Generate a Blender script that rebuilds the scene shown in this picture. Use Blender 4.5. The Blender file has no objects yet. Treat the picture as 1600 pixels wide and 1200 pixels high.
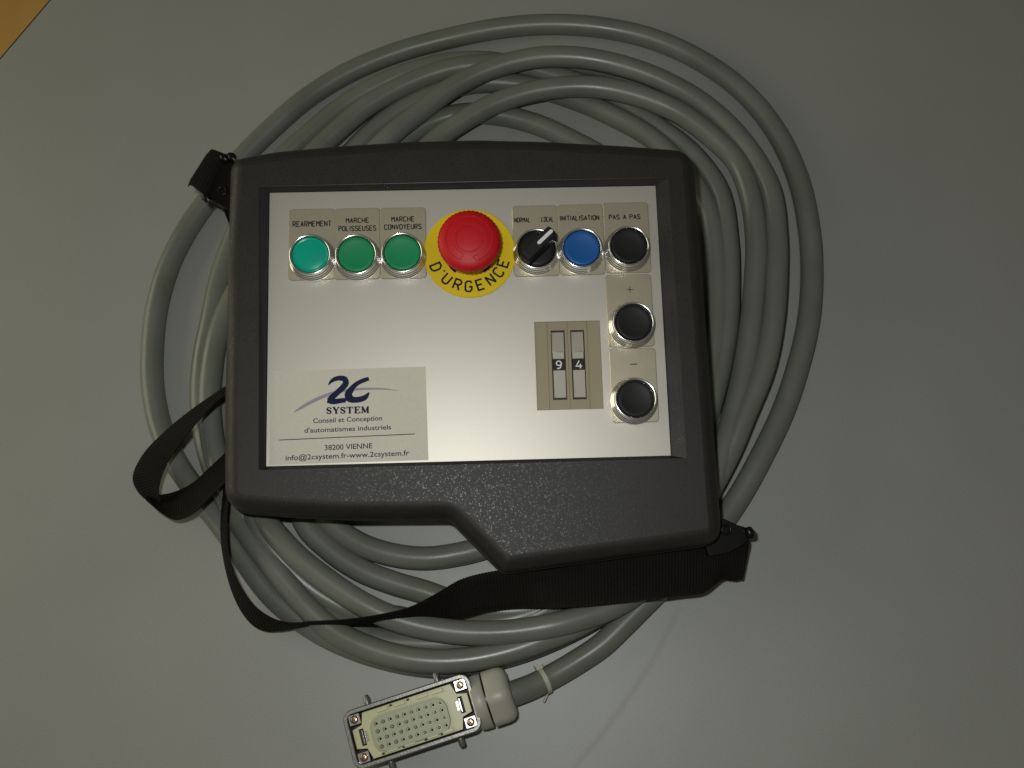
import bpy, bmesh, math, random
import numpy as np
from mathutils import Vector, Matrix
from mathutils.geometry import tessellate_polygon

random.seed(4)
MM = 0.001
F = 1555.0                                   # focal length in photo pixels
scene = bpy.context.scene
C = scene.collection

# ------------------------------------------------------------------ camera
NAD = (855.0, 1060.0)                         # where the vertical through the lens meets the table
def norm(v): v = np.array(v, float); return v / np.linalg.norm(v)
zc = -norm([(NAD[0]-800)/F, -(NAD[1]-600)/F, -1.0])
yc = norm(np.array([0, 1., 0]) - zc[1]*zc)
xc = np.cross(yc, zc)
RW = np.array([xc, yc, zc])                  # world <- camera
# pose of the pendant's face plate in camera space, from its own rectangle
def pose():
    c = np.array([(421,301),(1024.5,290),(1052,712),(419,729)], float)
    u = (c[:,0]-800)/F; v = (c[:,1]-600)/F
    X = np.array([[0,0],[1,0],[1,1],[0,1.]]); A = []
    for (x,y),a,b in zip(X,u,v):
        A += [[x,y,1,0,0,0,-a*x,-a*y,-a],[0,0,0,x,y,1,-b*x,-b*y,-b]]
    h = np.linalg.svd(np.array(A))[2][-1].reshape(3,3)
    if h[2,2] < 0: h = -h
    s = 257.0/np.linalg.norm(h[:,0])
    ex = h[:,0]/np.linalg.norm(h[:,0]); ey = h[:,1]; 
    H = np.linalg.norm(ey)*s
    ey = norm(ey - (ey@ex)*ex)
    o = h[:,2]*s + ex*257.0/2 + ey*H/2
    fl = np.array([1,-1,-1.])
    X_ = ex*fl; Y_ = -ey*fl; Z_ = np.cross(X_, Y_)
    return np.array([X_,Y_,Z_]).T, o*fl, H
RDc, ODc, PH = pose()
PW = 257.0
RD = RW@RDc; OD = RW@ODc                     # relative to the lens, mm
lowest = min((OD + RD@np.array([sx*PW/2, sy*PH/2, 0]))[2] for sx in (-1,1) for sy in (-1,1))
HC = 70.0 - lowest                           # lens height over the table
CAM = np.array([0, 0, HC]); OD = OD + CAM

def ray(px, py): return RW@np.array([(px-800)/F, -(py-600)/F, -1.0])
def W(px, py, z=0.0):                        # world point (mm) at height z
    d = ray(px, py); t = (z-CAM[2])/d[2]; return CAM + d*t
def D(px, py, z=0.0):                        # pendant-local point (mm) at height z over the face plate
    d = RD.T@ray(px, py); c = RD.T@(CAM-OD); t = (z-c[2])/d[2]; return c + d*t

cam = bpy.data.cameras.new('camera'); cam.sensor_width = 36; cam.lens = 36*F/1600
cam.clip_start = 0.02; cam.clip_end = 50
co = bpy.data.objects.new('camera', cam); C.objects.link(co)
m = Matrix(RW.tolist()).to_4x4(); m.translation = Vector((CAM*MM).tolist())
co.matrix_world = m; scene.camera = co
scene.render.resolution_x = 1024; scene.render.resolution_y = 768

# ------------------------------------------------------------------ light
w = bpy.data.worlds.new('World'); scene.world = w; w.use_nodes = True
bg = w.node_tree.nodes['Background']; bg.inputs[0].default_value = (1.0, 0.95, 0.78, 1); bg.inputs[1].default_value = 0.073
def lamp(name, kind, loc, energy, col, **kw):
    l = bpy.data.lights.new(name, kind); l.energy = energy; l.color = col
    for k, v in kw.items(): setattr(l, k, v)
    o = bpy.data.objects.new(name, l); C.objects.link(o); o.location = loc; return o
flash = lamp('camera_flash', 'AREA', ((CAM[0]-38)*MM, (CAM[1]+38)*MM, (CAM[2]+14)*MM), 1.95, (0.97, 1.0, 0.99), shape='RECTANGLE', size=0.024, size_y=0.012)
tgt = Vector((W(800, 640, 0)*MM).tolist())
flash.rotation_euler = (tgt-flash.location).to_track_quat('-Z', 'Y').to_euler()
win = lamp('room_light', 'AREA', (-1.6, 0.35, 0.62), 9.5, (1.0, 0.93, 0.70), shape='RECTANGLE', size=1.3, size_y=1.0)
win.rotation_euler = (Vector((0,0.05,0))-win.location).to_track_quat('-Z', 'Y').to_euler()
scene.view_settings.view_transform = 'Standard'; scene.view_settings.look = 'None'
scene.view_settings.exposure = 0; scene.view_settings.gamma = 1

# ------------------------------------------------------------------ materials
def mat(name, col, rough=0.5, metal=0.0, spec=0.5, nscale=0, namp=0.0, bump=0.0, bscale=0, bdist=0.0002, coat=0, trans=0, emis=None, rvar=0):
    mt = bpy.data.materials.new(name); mt.use_nodes = True; nt = mt.node_tree; b = nt.nodes['Principled BSDF']
    b.inputs['Base Color'].default_value = (*col, 1); b.inputs['Roughness'].default_value = rough
    b.inputs['Metallic'].default_value = metal; b.inputs['Specular IOR Level'].default_value = spec
    b.inputs['Coat Weight'].default_value = coat
    b.inputs['Transmission Weight'].default_value = trans
    tc = nt.nodes.new('ShaderNodeTexCoord')
    if namp:
        n = nt.nodes.new('ShaderNodeTexNoise'); n.inputs['Scale'].default_value = nscale; n.inputs['Detail'].default_value = 4
        nt.links.new(tc.outputs['Object'], n.inputs['Vector'])
        mx = nt.nodes.new('ShaderNodeMix'); mx.data_type = 'RGBA'
        mr = nt.nodes.new('ShaderNodeMapRange'); mr.inputs[1].default_value = 0.3; mr.inputs[2].default_value = 0.7
        nt.links.new(n.outputs['Fac'], mr.inputs[0]); nt.links.new(mr.outputs[0], mx.inputs[0])
        mx.inputs[6].default_value = (*[c*(1-namp) for c in col], 1); mx.inputs[7].default_value = (*[min(1, c*(1+namp)) for c in col], 1)
        nt.links.new(mx.outputs[2], b.inputs['Base Color'])
        if rvar:
            r2 = nt.nodes.new('ShaderNodeMapRange'); r2.inputs[1].default_value = 0.3; r2.inputs[2].default_value = 0.7
            r2.inputs[3].default_value = rough-rvar; r2.inputs[4].default_value = rough+rvar
            nt.links.new(n.outputs['Fac'], r2.inputs[0]); nt.links.new(r2.outputs[0], b.inputs['Roughness'])
    if bump:
        n = nt.nodes.new('ShaderNodeTexNoise'); n.inputs['Scale'].default_value = bscale; n.inputs['Detail'].default_value = 2
        nt.links.new(tc.outputs['Object'], n.inputs['Vector'])
        bp = nt.nodes.new('ShaderNodeBump'); bp.inputs['Strength'].default_value = bump; bp.inputs['Distance'].default_value = bdist
        nt.links.new(n.outputs['Fac'], bp.inputs['Height']); nt.links.new(bp.outputs[0], b.inputs['Normal'])
    return mt

def table_material():
    mt = mat('grey_laminate', (0.281, 0.284, 0.258), 0.43, spec=0.5, nscale=9, namp=0.035, bump=0.12, bscale=1500, bdist=0.00012)
    nt = mt.node_tree; b = nt.nodes['Principled BSDF']; prev = b.inputs['Base Color'].links[0].from_socket
    tc = nt.nodes.new('ShaderNodeTexCoord')
    # fine speckle of the laminate
    n = nt.nodes.new('ShaderNodeTexNoise'); n.inputs['Scale'].default_value = 900; n.inputs['Detail'].default_value = 3
    nt.links.new(tc.outputs['Object'], n.inputs['Vector'])
    mr = nt.nodes.new('ShaderNodeMapRange'); mr.inputs[1].default_value = .3; mr.inputs[2].default_value = .7; mr.inputs[3].default_value = .93; mr.inputs[4].default_value = 1.07
    nt.links.new(n.outputs['Fac'], mr.inputs[0])
    mx = nt.nodes.new('ShaderNodeMix'); mx.data_type = 'RGBA'; mx.blend_type = 'MULTIPLY'; mx.inputs[0].default_value = 1
    nt.links.new(prev, mx.inputs[6]); nt.links.new(mr.outputs[0], mx.inputs[7])
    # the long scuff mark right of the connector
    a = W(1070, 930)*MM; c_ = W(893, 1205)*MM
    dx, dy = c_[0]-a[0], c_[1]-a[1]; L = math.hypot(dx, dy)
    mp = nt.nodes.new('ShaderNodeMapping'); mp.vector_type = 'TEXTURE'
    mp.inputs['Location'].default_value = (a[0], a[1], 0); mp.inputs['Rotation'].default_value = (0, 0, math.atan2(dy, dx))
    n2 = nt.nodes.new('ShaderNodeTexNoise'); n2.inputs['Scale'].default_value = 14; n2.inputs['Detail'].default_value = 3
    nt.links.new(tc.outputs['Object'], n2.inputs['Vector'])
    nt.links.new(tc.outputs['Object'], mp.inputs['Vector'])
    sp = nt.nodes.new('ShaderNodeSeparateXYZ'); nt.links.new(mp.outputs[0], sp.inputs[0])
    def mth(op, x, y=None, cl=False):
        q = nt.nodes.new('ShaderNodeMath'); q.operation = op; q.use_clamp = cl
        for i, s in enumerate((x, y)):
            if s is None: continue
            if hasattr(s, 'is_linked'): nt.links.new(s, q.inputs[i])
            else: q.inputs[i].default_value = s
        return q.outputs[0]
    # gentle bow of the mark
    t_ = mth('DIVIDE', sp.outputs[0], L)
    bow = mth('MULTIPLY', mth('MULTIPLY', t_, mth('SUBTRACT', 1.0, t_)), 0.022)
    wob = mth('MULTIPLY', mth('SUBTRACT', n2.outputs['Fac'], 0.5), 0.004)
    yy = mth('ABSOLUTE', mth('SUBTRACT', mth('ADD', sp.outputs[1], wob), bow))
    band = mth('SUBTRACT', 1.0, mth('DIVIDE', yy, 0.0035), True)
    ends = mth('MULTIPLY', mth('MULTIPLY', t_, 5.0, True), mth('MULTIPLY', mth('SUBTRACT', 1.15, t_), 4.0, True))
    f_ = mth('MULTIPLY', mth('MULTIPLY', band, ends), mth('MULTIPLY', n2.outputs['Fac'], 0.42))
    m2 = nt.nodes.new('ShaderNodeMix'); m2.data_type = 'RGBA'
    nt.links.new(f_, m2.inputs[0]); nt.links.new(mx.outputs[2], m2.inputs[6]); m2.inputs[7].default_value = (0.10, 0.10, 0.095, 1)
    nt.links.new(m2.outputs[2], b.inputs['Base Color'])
    return mt

def speck_material(name, col, rough):
    """fine-grained ABS with tiny glinting grains"""
    mt = mat(name, col, rough, spec=0.38, nscale=60, namp=0.10, bump=0.40, bscale=1700, bdist=0.00018)
    nt = mt.node_tree; b = nt.nodes['Principled BSDF']; tc = nt.nodes.new('ShaderNodeTexCoord')
    v = nt.nodes.new('ShaderNodeTexVoronoi'); v.inputs['Scale'].default_value = 1500
    nt.links.new(tc.outputs['Object'], v.inputs['Vector'])
    sp = nt.nodes.new('ShaderNodeSeparateColor'); nt.links.new(v.outputs['Color'], sp.inputs[0])
    mr = nt.nodes.new('ShaderNodeMapRange'); mr.inputs[1].default_value = 0.80; mr.inputs[2].default_value = 1.0
    mr.inputs[3].default_value = rough; mr.inputs[4].default_value = 0.31
    nt.links.new(sp.outputs[0], mr.inputs[0]); nt.links.new(mr.outputs[0], b.inputs['Roughness'])
    return mt

M = dict(
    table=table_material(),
    edge=mat('dark_edging', (0.015, 0.014, 0.012), 0.5),
    floor=mat('ochre_floor', (0.62, 0.36, 0.09), 0.6, nscale=5, namp=0.25),
    shell=speck_material('anthracite_shell', (0.0195, 0.017, 0.0148), 0.54),
    ridge=mat('anthracite_ridge', (0.03, 0.028, 0.026), 0.34),
    copper=mat('plated_screw', (0.55, 0.36, 0.24), 0.3, metal=1.0),
    shell_low=mat('anthracite_lower_shell', (0.018, 0.017, 0.016), 0.5, bump=0.3, bscale=900),
    gasket=mat('black_gasket', (0.008, 0.008, 0.008), 0.35),
    panel=mat('brushed_silver_plate', (0.515, 0.488, 0.425), 0.475, metal=0.64, spec=0.5, nscale=1300, namp=0.05, bump=0.10, bscale=1800, bdist=0.0001),
    plate=mat('satin_legend_plate', (0.475, 0.425, 0.315), 0.38, metal=0.62, nscale=300, namp=0.03),
    chrome=mat('chrome', (0.93, 0.92, 0.89), 0.20, metal=1.0),
    steel=mat('zinc_steel', (0.62, 0.60, 0.56), 0.22, metal=1.0, nscale=900, namp=0.1),
    turquoise=mat('turquoise_lens', (0.0, 0.36, 0.24), 0.25, coat=0.4),
    green=mat('green_plastic', (0.008, 0.235, 0.085), 0.42, spec=0.35),
    blue=mat('blue_plastic', (0.008, 0.092, 0.31), 0.42, spec=0.35),
    black=mat('black_plastic', (0.011, 0.0105, 0.010), 0.48, spec=0.25),
    white=mat('white_inlay', (0.72, 0.70, 0.66), 0.5),
    red=mat('red_plastic', (0.50, 0.004, 0.009), 0.50, spec=0.35, bump=0.1, bscale=900),
    yellow=mat('yellow_plastic', (0.70, 0.50, 0.002), 0.5, spec=0.3),
    ink=mat('black_ink', (0.009, 0.009, 0.009), 0.65, spec=0.2),
    navy=mat('navy_ink', (0.006, 0.009, 0.045), 0.65, spec=0.2),
    bluegrey=mat('blue_grey_ink', (0.030, 0.038, 0.065), 0.65, spec=0.2),
    lilac=mat('lilac_ink', (0.30, 0.26, 0.30), 0.6),
    paper=mat('beige_sticker', (0.60, 0.57, 0.475), 0.55, spec=0.3, nscale=400, namp=0.03),
    olive=mat('olive_plastic', (0.285, 0.24, 0.145), 0.45),
    wheel=mat('grey_wheel_plastic', (0.36, 0.33, 0.27), 0.4),
    cable=mat('grey_pvc', (0.146, 0.153, 0.126), 0.34, spec=0.42, nscale=25, namp=0.10, bump=0.15, bscale=500, rvar=0.07),
    strap=mat('black_webbing', (0.007, 0.0055, 0.0042), 0.8, spec=0.15, nscale=800, namp=0.4),
    bracket=mat('black_bracket', (0.004, 0.0035, 0.003), 0.32, spec=0.3),
    housing=mat('cast_grey_housing', (0.19, 0.185, 0.165), 0.36, metal=0.6, nscale=300, namp=0.18, bump=0.4, bscale=700),
    cream=mat('cream_polycarbonate', (0.50, 0.49, 0.28), 0.38),
    cream2=mat('olive_cream_plastic', (0.34, 0.36, 0.235), 0.45),
    gland=mat('light_grey_nylon', (0.36, 0.345, 0.285), 0.42, nscale=60, namp=0.06),
    tie=mat('natural_nylon', (0.42, 0.41, 0.33), 0.4),
    hole=mat('contact_recess', (0.012, 0.012, 0.010), 0.6),
    brass=mat('gold_contact', (0.30, 0.29, 0.18), 0.35, metal=0.5),
)

# ------------------------------------------------------------------ mesh helpers (all in mm)
class MB:
    def __init__(s): s.v = []; s.f = []; s.sm = []
    def add(s, vs, fs, smooth=False):
        k = len(s.v); s.v += [tuple(float(a) for a in p) for p in vs]
        for f in fs: s.f.append([i+k for i in f]); s.sm.append(smooth)
    def mesh(s, name, m):
        me = bpy.data.meshes.new(name); me.from_pydata([(a*MM, b*MM, c*MM) for a, b, c in s.v], [], s.f)
        me.polygons.foreach_set('use_smooth', s.sm); me.materials.append(m); me.update(); return me
    def build(s, name, m, parent=None, loc=None, rot=0.0):
        return link(name, s.mesh(name, m), parent, loc, rot)
def link(name, me, parent=None, loc=None, rot=0.0):
    o = bpy.data.objects.new(name, me); C.objects.link(o)
    if parent is not None: o.parent = parent
    if loc is not None: o.location = [a*MM for a in loc]
    if rot: o.rotation_euler = (0, 0, rot)
    return o
def lathe(mb, prof, n=48, smooth=True, mod=None, cx=0, cy=0):
    """prof: (r, z) outward normals when walked top-centre -> outside -> bottom"""
    vs = []; 
    for i in range(n):
        a = 2*math.pi*i/n
        for r, z in prof:
            rr = r if mod is None else mod(r, z, a)
            vs.append((cx+rr*math.cos(a), cy+rr*math.sin(a), z))
    k = len(prof); fs = []
    for i in range(n):
        j = (i+1) % n
        for q in range(k-1):
            fs.append([i*k+q, i*k+q+1, j*k+q+1, j*k+q])
    mb.add(vs, fs, smooth)
def box(mb, x0, x1, y0, y1, z0, z1, bev=0.0, taper=0.0):
    b = bev; t = taper
    if b <= 0:
        v = [(x0,y0,z0),(x1,y0,z0),(x1,y1,z0),(x0,y1,z0),(x0+t,y0+t,z1),(x1-t,y0+t,z1),(x1-t,y1-t,z1),(x0+t,y1-t,z1)]
        mb.add(v, [[3,2,1,0],[4,5,6,7],[0,1,5,4],[1,2,6,5],[2,3,7,6],[3,0,4,7]]); return
    v = [(x0,y0,z0),(x1,y0,z0),(x1,y1,z0),(x0,y1,z0),(x0,y0,z1-b),(x1,y0,z1-b),(x1,y1,z1-b),(x0,y1,z1-b),
         (x0+b,y0+b,z1),(x1-b,y0+b,z1),(x1-b,y1-b,z1),(x0+b,y1-b,z1)]
    mb.add(v, [[3,2,1,0],[8,9,10,11]]+[[i,(i+1)%4,(i+1)%4+4,i+4] for i in range(4)]+[[i+4,(i+1)%4+4,(i+1)%4+8,i+8] for i in range(4)])
def wedge(mb, x0, x1, y0, y1, zb, za, zt, b=.25):
    v = [(x0,y0,zb),(x1,y0,zb),(x1,y1,zb),(x0,y1,zb),(x0,y0,za-b),(x1,y0,za-b),(x1,y1,zt-b),(x0,y1,zt-b),(x0+b,y0+b,za),(x1-b,y0+b,za),(x1-b,y1-b,zt),(x0+b,y1-b,zt)]
    mb.add(v, [[3,2,1,0],[8,9,10,11]]+[[i,(i+1)%4,(i+1)%4+4,i+4] for i in range(4)]+[[i+4,(i+1)%4+4,(i+1)%4+8,i+8] for i in range(4)])
def rrect(x0, x1, y0, y1, r, n=5):
    out = []
    for cx, cy, a0 in ((x1-r,y0+r,-90),(x1-r,y1-r,0),(x0+r,y1-r,90),(x0+r,y0+r,180)):
        for i in range(n+1):
            a = math.radians(a0+90*i/n); out.append((cx+r*math.cos(a), cy+r*math.sin(a)))
    return out
def prism(mb, loop, z0, z1, holes=(), bev=0.0, bottom=False):
    """plate with optional holes; loops counter-clockwise outer"""
    loops = [list(loop)]+[list(h) for h in holes]
    def area(l): return sum(l[i][0]*l[(i+1)%len(l)][1]-l[(i+1)%len(l)][0]*l[i][1] for i in range(len(l)))/2
    if area(loops[0]) < 0: loops[0].reverse()
    for h in loops[1:]:
        if area(h) > 0: h.reverse()
    flat = [p for l in loops for p in l]
    tris = tessellate_polygon([[Vector((p[0], p[1], 0)) for p in l] for l in loops])
    tz = z1
    vs = [(p[0], p[1], z1) for p in flat]; fs = []
    for t in tris:
        a, b, c = (flat[i] for i in t)
        cr = (b[0]-a[0])*(c[1]-a[1])-(b[1]-a[1])*(c[0]-a[0])
        fs.append(list(t) if cr > 0 else list(t)[::-1])
    mb.add(vs, fs)
    for l in loops:
        n = len(l); zz = z1
        if bev > 0 and l is loops[0]:
            # small outward bevel
            pts = []
            for i in range(n):
                a, b, c = l[i-1], l[i], l[(i+1)%n]
                t = norm([c[0]-a[0], c[1]-a[1]]); pts.append((b[0]+t[1]*bev, b[1]-t[0]*bev))
            vs = [(p[0],p[1],z1) for p in l]+[(p[0],p[1],z1-bev) for p in pts]
            mb.add(vs, [[i, i+n, (i+1)%n+n, (i+1)%n] for i in range(n)])
            l = pts; zz = z1-bev
        vs = [(p[0],p[1],zz) for p in l]+[(p[0],p[1],z0) for p in l]
        mb.add(vs, [[i, i+n, (i+1)%n+n, (i+1)%n] for i in range(n)])
    if bottom:
        vs = [(p[0], p[1], z0) for p in flat]
        mb.add(vs, [f[::-1] for f in fs])
def stroke(mb, pts, wd, z, close=False):
    """flat mitred ribbon; wd scalar or list"""
    n = len(pts); ws = wd if hasattr(wd, '__len__') else [wd]*n
    L = []; R = []
    for i in range(n):
        a = pts[i-1] if (i > 0 or close) else None; c = pts[(i+1)%n] if (i < n-1 or close) else None; p = pts[i]
        d1 = norm([p[0]-a[0], p[1]-a[1]]) if a is not None else None
        d2 = norm([c[0]-p[0], c[1]-p[1]]) if c is not None else None
        if d1 is None: d1 = d2
        if d2 is None: d2 = d1
        t = d1+d2; t = norm(t) if np.linalg.norm(t) > 0.2 else d1
        k = min(1.8, 1/max(0.45, float(t@d1))); h = ws[i]/2*k
        L.append((p[0]-t[1]*h, p[1]+t[0]*h, z)); R.append((p[0]+t[1]*h, p[1]-t[0]*h, z))
    m_ = n if close else n-1
    mb.add(L+R, [[n+i, n+(i+1)%n, (i+1)%n, i] for i in range(m_)])
def catmull(P, per):
    P = [np.array(p, float) for p in P]; out = []
    for i in range(len(P)-1):
        p1, p2 = P[i], P[i+1]; p0 = P[i-1] if i else 2*p1-p2; p3 = P[i+2] if i+2 < len(P) else 2*p2-p1
        d01 = max(1e-6, np.linalg.norm(p1-p0)**.5); d12 = max(1e-6, np.linalg.norm(p2-p1)**.5); d23 = max(1e-6, np.linalg.norm(p3-p2)**.5)
        m1 = (p2-p1)+d12*((p1-p0)/d01-(p2-p0)/(d01+d12)); m2 = (p2-p1)+d12*((p3-p2)/d23-(p3-p1)/(d12+d23))
        n = per if isinstance(per, int) else max(2, int(np.linalg.norm(p2-p1)/per))
        for k in range(n):
            t = k/n; out.append((2*t**3-3*t**2+1)*p1+(t**3-2*t**2+t)*m1+(-2*t**3+3*t**2)*p2+(t**3-t**2)*m2)
    out.append(P[-1]); return out
def tube(mb, P, r, n=20, caps=True):
    P = [np.array(p, float) for p in P]; vs = []; up = np.array([0, 0, 1.])
    rr = r if hasattr(r, '__len__') else [r]*len(P)
    for i, p in enumerate(P):
        t = norm(P[min(i+1, len(P)-1)]-P[max(i-1, 0)])
        s = np.cross(t, up); s = norm(s) if np.linalg.norm(s) > 1e-3 else np.array([1., 0, 0]); u = np.cross(s, t)
        for k in range(n):
            a = 2*math.pi*k/n; vs.append(p+rr[i]*(math.cos(a)*s+math.sin(a)*u))
    fs = [[i*n+k, i*n+(k+1)%n, (i+1)*n+(k+1)%n, (i+1)*n+k] for i in range(len(P)-1) for k in range(n)]
    mb.add(vs, fs, True)
    if caps:
        mb.add(vs[:n], [list(range(n))[::-1]]); mb.add(vs[-n:], [list(range(n))])
def tag(o, label, cat=None, kind=None, group=None):
    if label: o['label'] = label
    if cat: o['category'] = cat
    if kind: o['kind'] = kind
    if group: o['group'] = group
    return o

# ------------------------------------------------------------------ setting: table and floor
e0, e1 = W(-2, 96)[:2], W(81.5, -2)[:2]
ed = norm(e1-e0); en = np.array([ed[1], -ed[0]])            # en points into the table
if en@(-e0) < 0: en = -en
a_ = e0-ed*900; b_ = e0+ed*1300
loop = [a_, b_, b_+en*1900, a_+en*1900]
mb = MB(); prism(mb, [tuple(p) for p in loop], -26, 0, bottom=True)
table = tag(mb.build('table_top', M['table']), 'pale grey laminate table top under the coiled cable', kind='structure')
mb = MB(); q = [a_-en*1.4, b_-en*1.4, b_-en*0.02, a_-en*0.02]; prism(mb, [tuple(p) for p in q], -26, -0.2, bottom=True)
mb.build('edge_strip', M['edge'], table)
mb = MB(); mb.add([(-3500,-3500,-745),(3500,-3500,-745),(3500,3500,-745),(-3500,3500,-745)], [[0,1,2,3]])
tag(mb.build('floor', M['floor']), 'ochre floor seen past the corner of the table', kind='structure')

# ------------------------------------------------------------------ pendant body
BASE = 50.0                                                  # depth of the box under its face plate
pend = bpy.data.objects.new('control_pendant', None); C.objects.link(pend); pend.empty_display_size = 0.05
mm_ = Matrix(RD.tolist()).to_4x4(); mm_.translation = Vector(((OD-RD[:,2]*BASE)*MM).tolist()); pend.matrix_world = mm_
tag(pend, 'dark grey handheld control box with coloured push buttons lying on the coiled cable', 'control box')
def P_(x, y, z): return (x, y, z+BASE)

corn = [((362,254),11),((436,240.5),60),((537,231.5),60),((640,225),60),((745,222.5),60),((850,225),60),((972,231.5),60),
        ((1082,240),15),((1127,848.5),12),((786,895.5),7),((701,810),9),((545,810.5),60),((450,805.5),60),((353,797),15),((353.5,620),60),((358,420),60)]
ZW = -9.0
CP = [(D(p[0], p[1], ZW)[:2], r) for p, r in corn]           # clockwise in the picture = clockwise seen from above
CP = CP[::-1]                                                # counter-clockwise
def inset(d, seg=6):
    n = len(CP); dirs = [norm(CP[(i+1)%n][0]-CP[i][0]) for i in range(n)]; out = []
    for i in range(n):
        p, r = CP[i]; t1 = dirs[i-1]; t2 = dirs[i]; n1 = np.array([-t1[1], t1[0]]); n2 = np.array([-t2[1], t2[0]])
        cr = t1[0]*t2[1]-t1[1]*t2[0]; bis = n1+n2; q = p+bis*d/(1+n1@n2)
        rr = max(1.2, r-d) if cr > 0 else r+d
        th = math.acos(max(-1, min(1, float(t1@t2)))); 
        if th < 0.004:
            out += [tuple(q)]*(seg+1); continue
        tl = rr*math.tan(th/2)
        lim = 30.0
        if tl > lim: tl = lim; rr = tl/math.tan(th/2)
        sgn = 1 if cr > 0 else -1
        c = q-t1*tl+sgn*n1*rr
        a0 = math.atan2(*((q-t1*tl-c)[::-1]))
        for k in range(seg+1):
            a = a0+sgn*th*k/seg; out.append((c[0]+rr*math.cos(a), c[1]+rr*math.sin(a)))
    return out
def rings(mb, prof, smooth=True):
    """prof: list of (inset, z) from top to bottom"""
    L = [inset(d) for d, z in prof]; n = len(L[0]); vs = []
    for l, (d, z) in zip(L, prof): vs += [P_(p[0], p[1], z) for p in l]
    fs = []
    for k in range(len(prof)-1):
        for i in range(n):
            j = (i+1) % n; fs.append([k*n+i, (k+1)*n+i, (k+1)*n+j, k*n+j])
    mb.add(vs, fs, smooth)
FZ = 4.0; BEV = 10.5
prof = [(BEV, FZ)]+[(BEV*(1-math.sin(a)), ZW+(FZ-ZW)*math.cos(a)) for a in [math.radians(x) for x in (12,24,36,48,58,68,78,90)]]+[(0.2, -12.5), (0.6, -13.2)]
mb = MB(); rings(mb, prof)
hole_out = [D(*p, FZ)[:2] for p in ((404,291.5),(1044,277.5),(1073,716),(404,734.5))]
EPS = 0.15
hx, hy = PW/2+EPS, PH/2+EPS
hole_in = [np.array(p) for p in ((-hx,hy),(hx,hy),(hx,-hy),(-hx,-hy))]
tmp = MB(); prism(tmp, inset(BEV), 0, FZ, holes=[[tuple(p) for p in hole_out]])
nt_ = sum(1 for f in tmp.f if len(f) == 3)
mb.add([P_(*v) for v in tmp.v[:len(inset(BEV))+4]], [f for f in tmp.f if len(f) == 3])
# chamfer down to the plate with a small raised lip at its outer edge
o4 = [(p[0], p[1], FZ) for p in hole_out]; 
def mixp(f): return [hole_out[i]*(1-f)+hole_in[i]*f for i in range(4)]
lv = [(o4)]+[[(p[0], p[1], z) for p in mixp(f)] for f, z in ((0.07, FZ-0.25), (0.93, 0.9), (1.0, 0.6), (1.0, -3.0))]
for a, b in zip(lv[:-1], lv[1:]):
    mb.add([P_(*p) for p in a]+[P_(*p) for p in b], [[i, i+4, (i+1)%4+4, (i+1)%4][::-1] for i in range(4)])
bez = mb.build('upper_shell', M['shell'], pend)
# fine raised ridge above the plate (catches the light in the photograph)
mb = MB(); a = hole_out[0]; b = hole_out[1]
vs = []
for k in range(2):
    for p in (a, b): pass
tube(mb, [P_(a[0], a[1]+0.1, FZ+0.05), P_((a[0]+b[0])/2, (a[1]+b[1])/2+0.1, FZ+0.05), P_(b[0], b[1]+0.1, FZ+0.05)], 0.5, 8)
mb.build('ridge', M['ridge'], pend)
mb = MB(); rings(mb, [(0.9, -13.2), (2.0, -13.6), (2.0, -14.6), (0.9, -15.0)]); mb.build('gasket', M['gasket'], pend)
mb = MB(); rings(mb, [(0.6, -15.0), (-0.8, -15.3), (-1.1, -16.0), (-1.0, -17.2), (1.0, -19.0), (1.8, -34), (3.5, -42), (8.5, -49), (9.5, -50)])
l = inset(9.5); tt = MB(); prism(tt, l, -60, -50)
mb.add([P_(*v) for v in tt.v[:len(l)]], [f[::-1] for f in tt.f if len(f) == 3]); mb.build('lower_shell', M['shell_low'], pend)

# ------------------------------------------------------------------ face plate with thumbwheel cut-out
TW = [D(*p, 0)[:2] for p in ((834.5,503),(936.5,501),(943.5,639),(839.5,641))]
tx0 = (TW[0][0]+TW[3][0])/2; tx1 = (TW[1][0]+TW[2][0])/2; ty1 = (TW[0][1]+TW[1][1])/2; ty0 = (TW[2][1]+TW[3][1])/2
def up(tm, dz=BASE):
    tm.v = [(a, b, c+dz) for a, b, c in tm.v]; return tm
mb = MB(); prism(mb, [(-PW/2+.2,-PH/2+.2),(PW/2-.2,-PH/2+.2),(PW/2-.2,PH/2-.2),(-PW/2+.2,PH/2-.2)], -1.6, 0, holes=[[(tx0,ty0),(tx1,ty0),(tx1,ty1),(tx0,ty1)]], bev=0.2)
face = up(mb).build('face_plate', M['panel'], pend)

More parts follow.
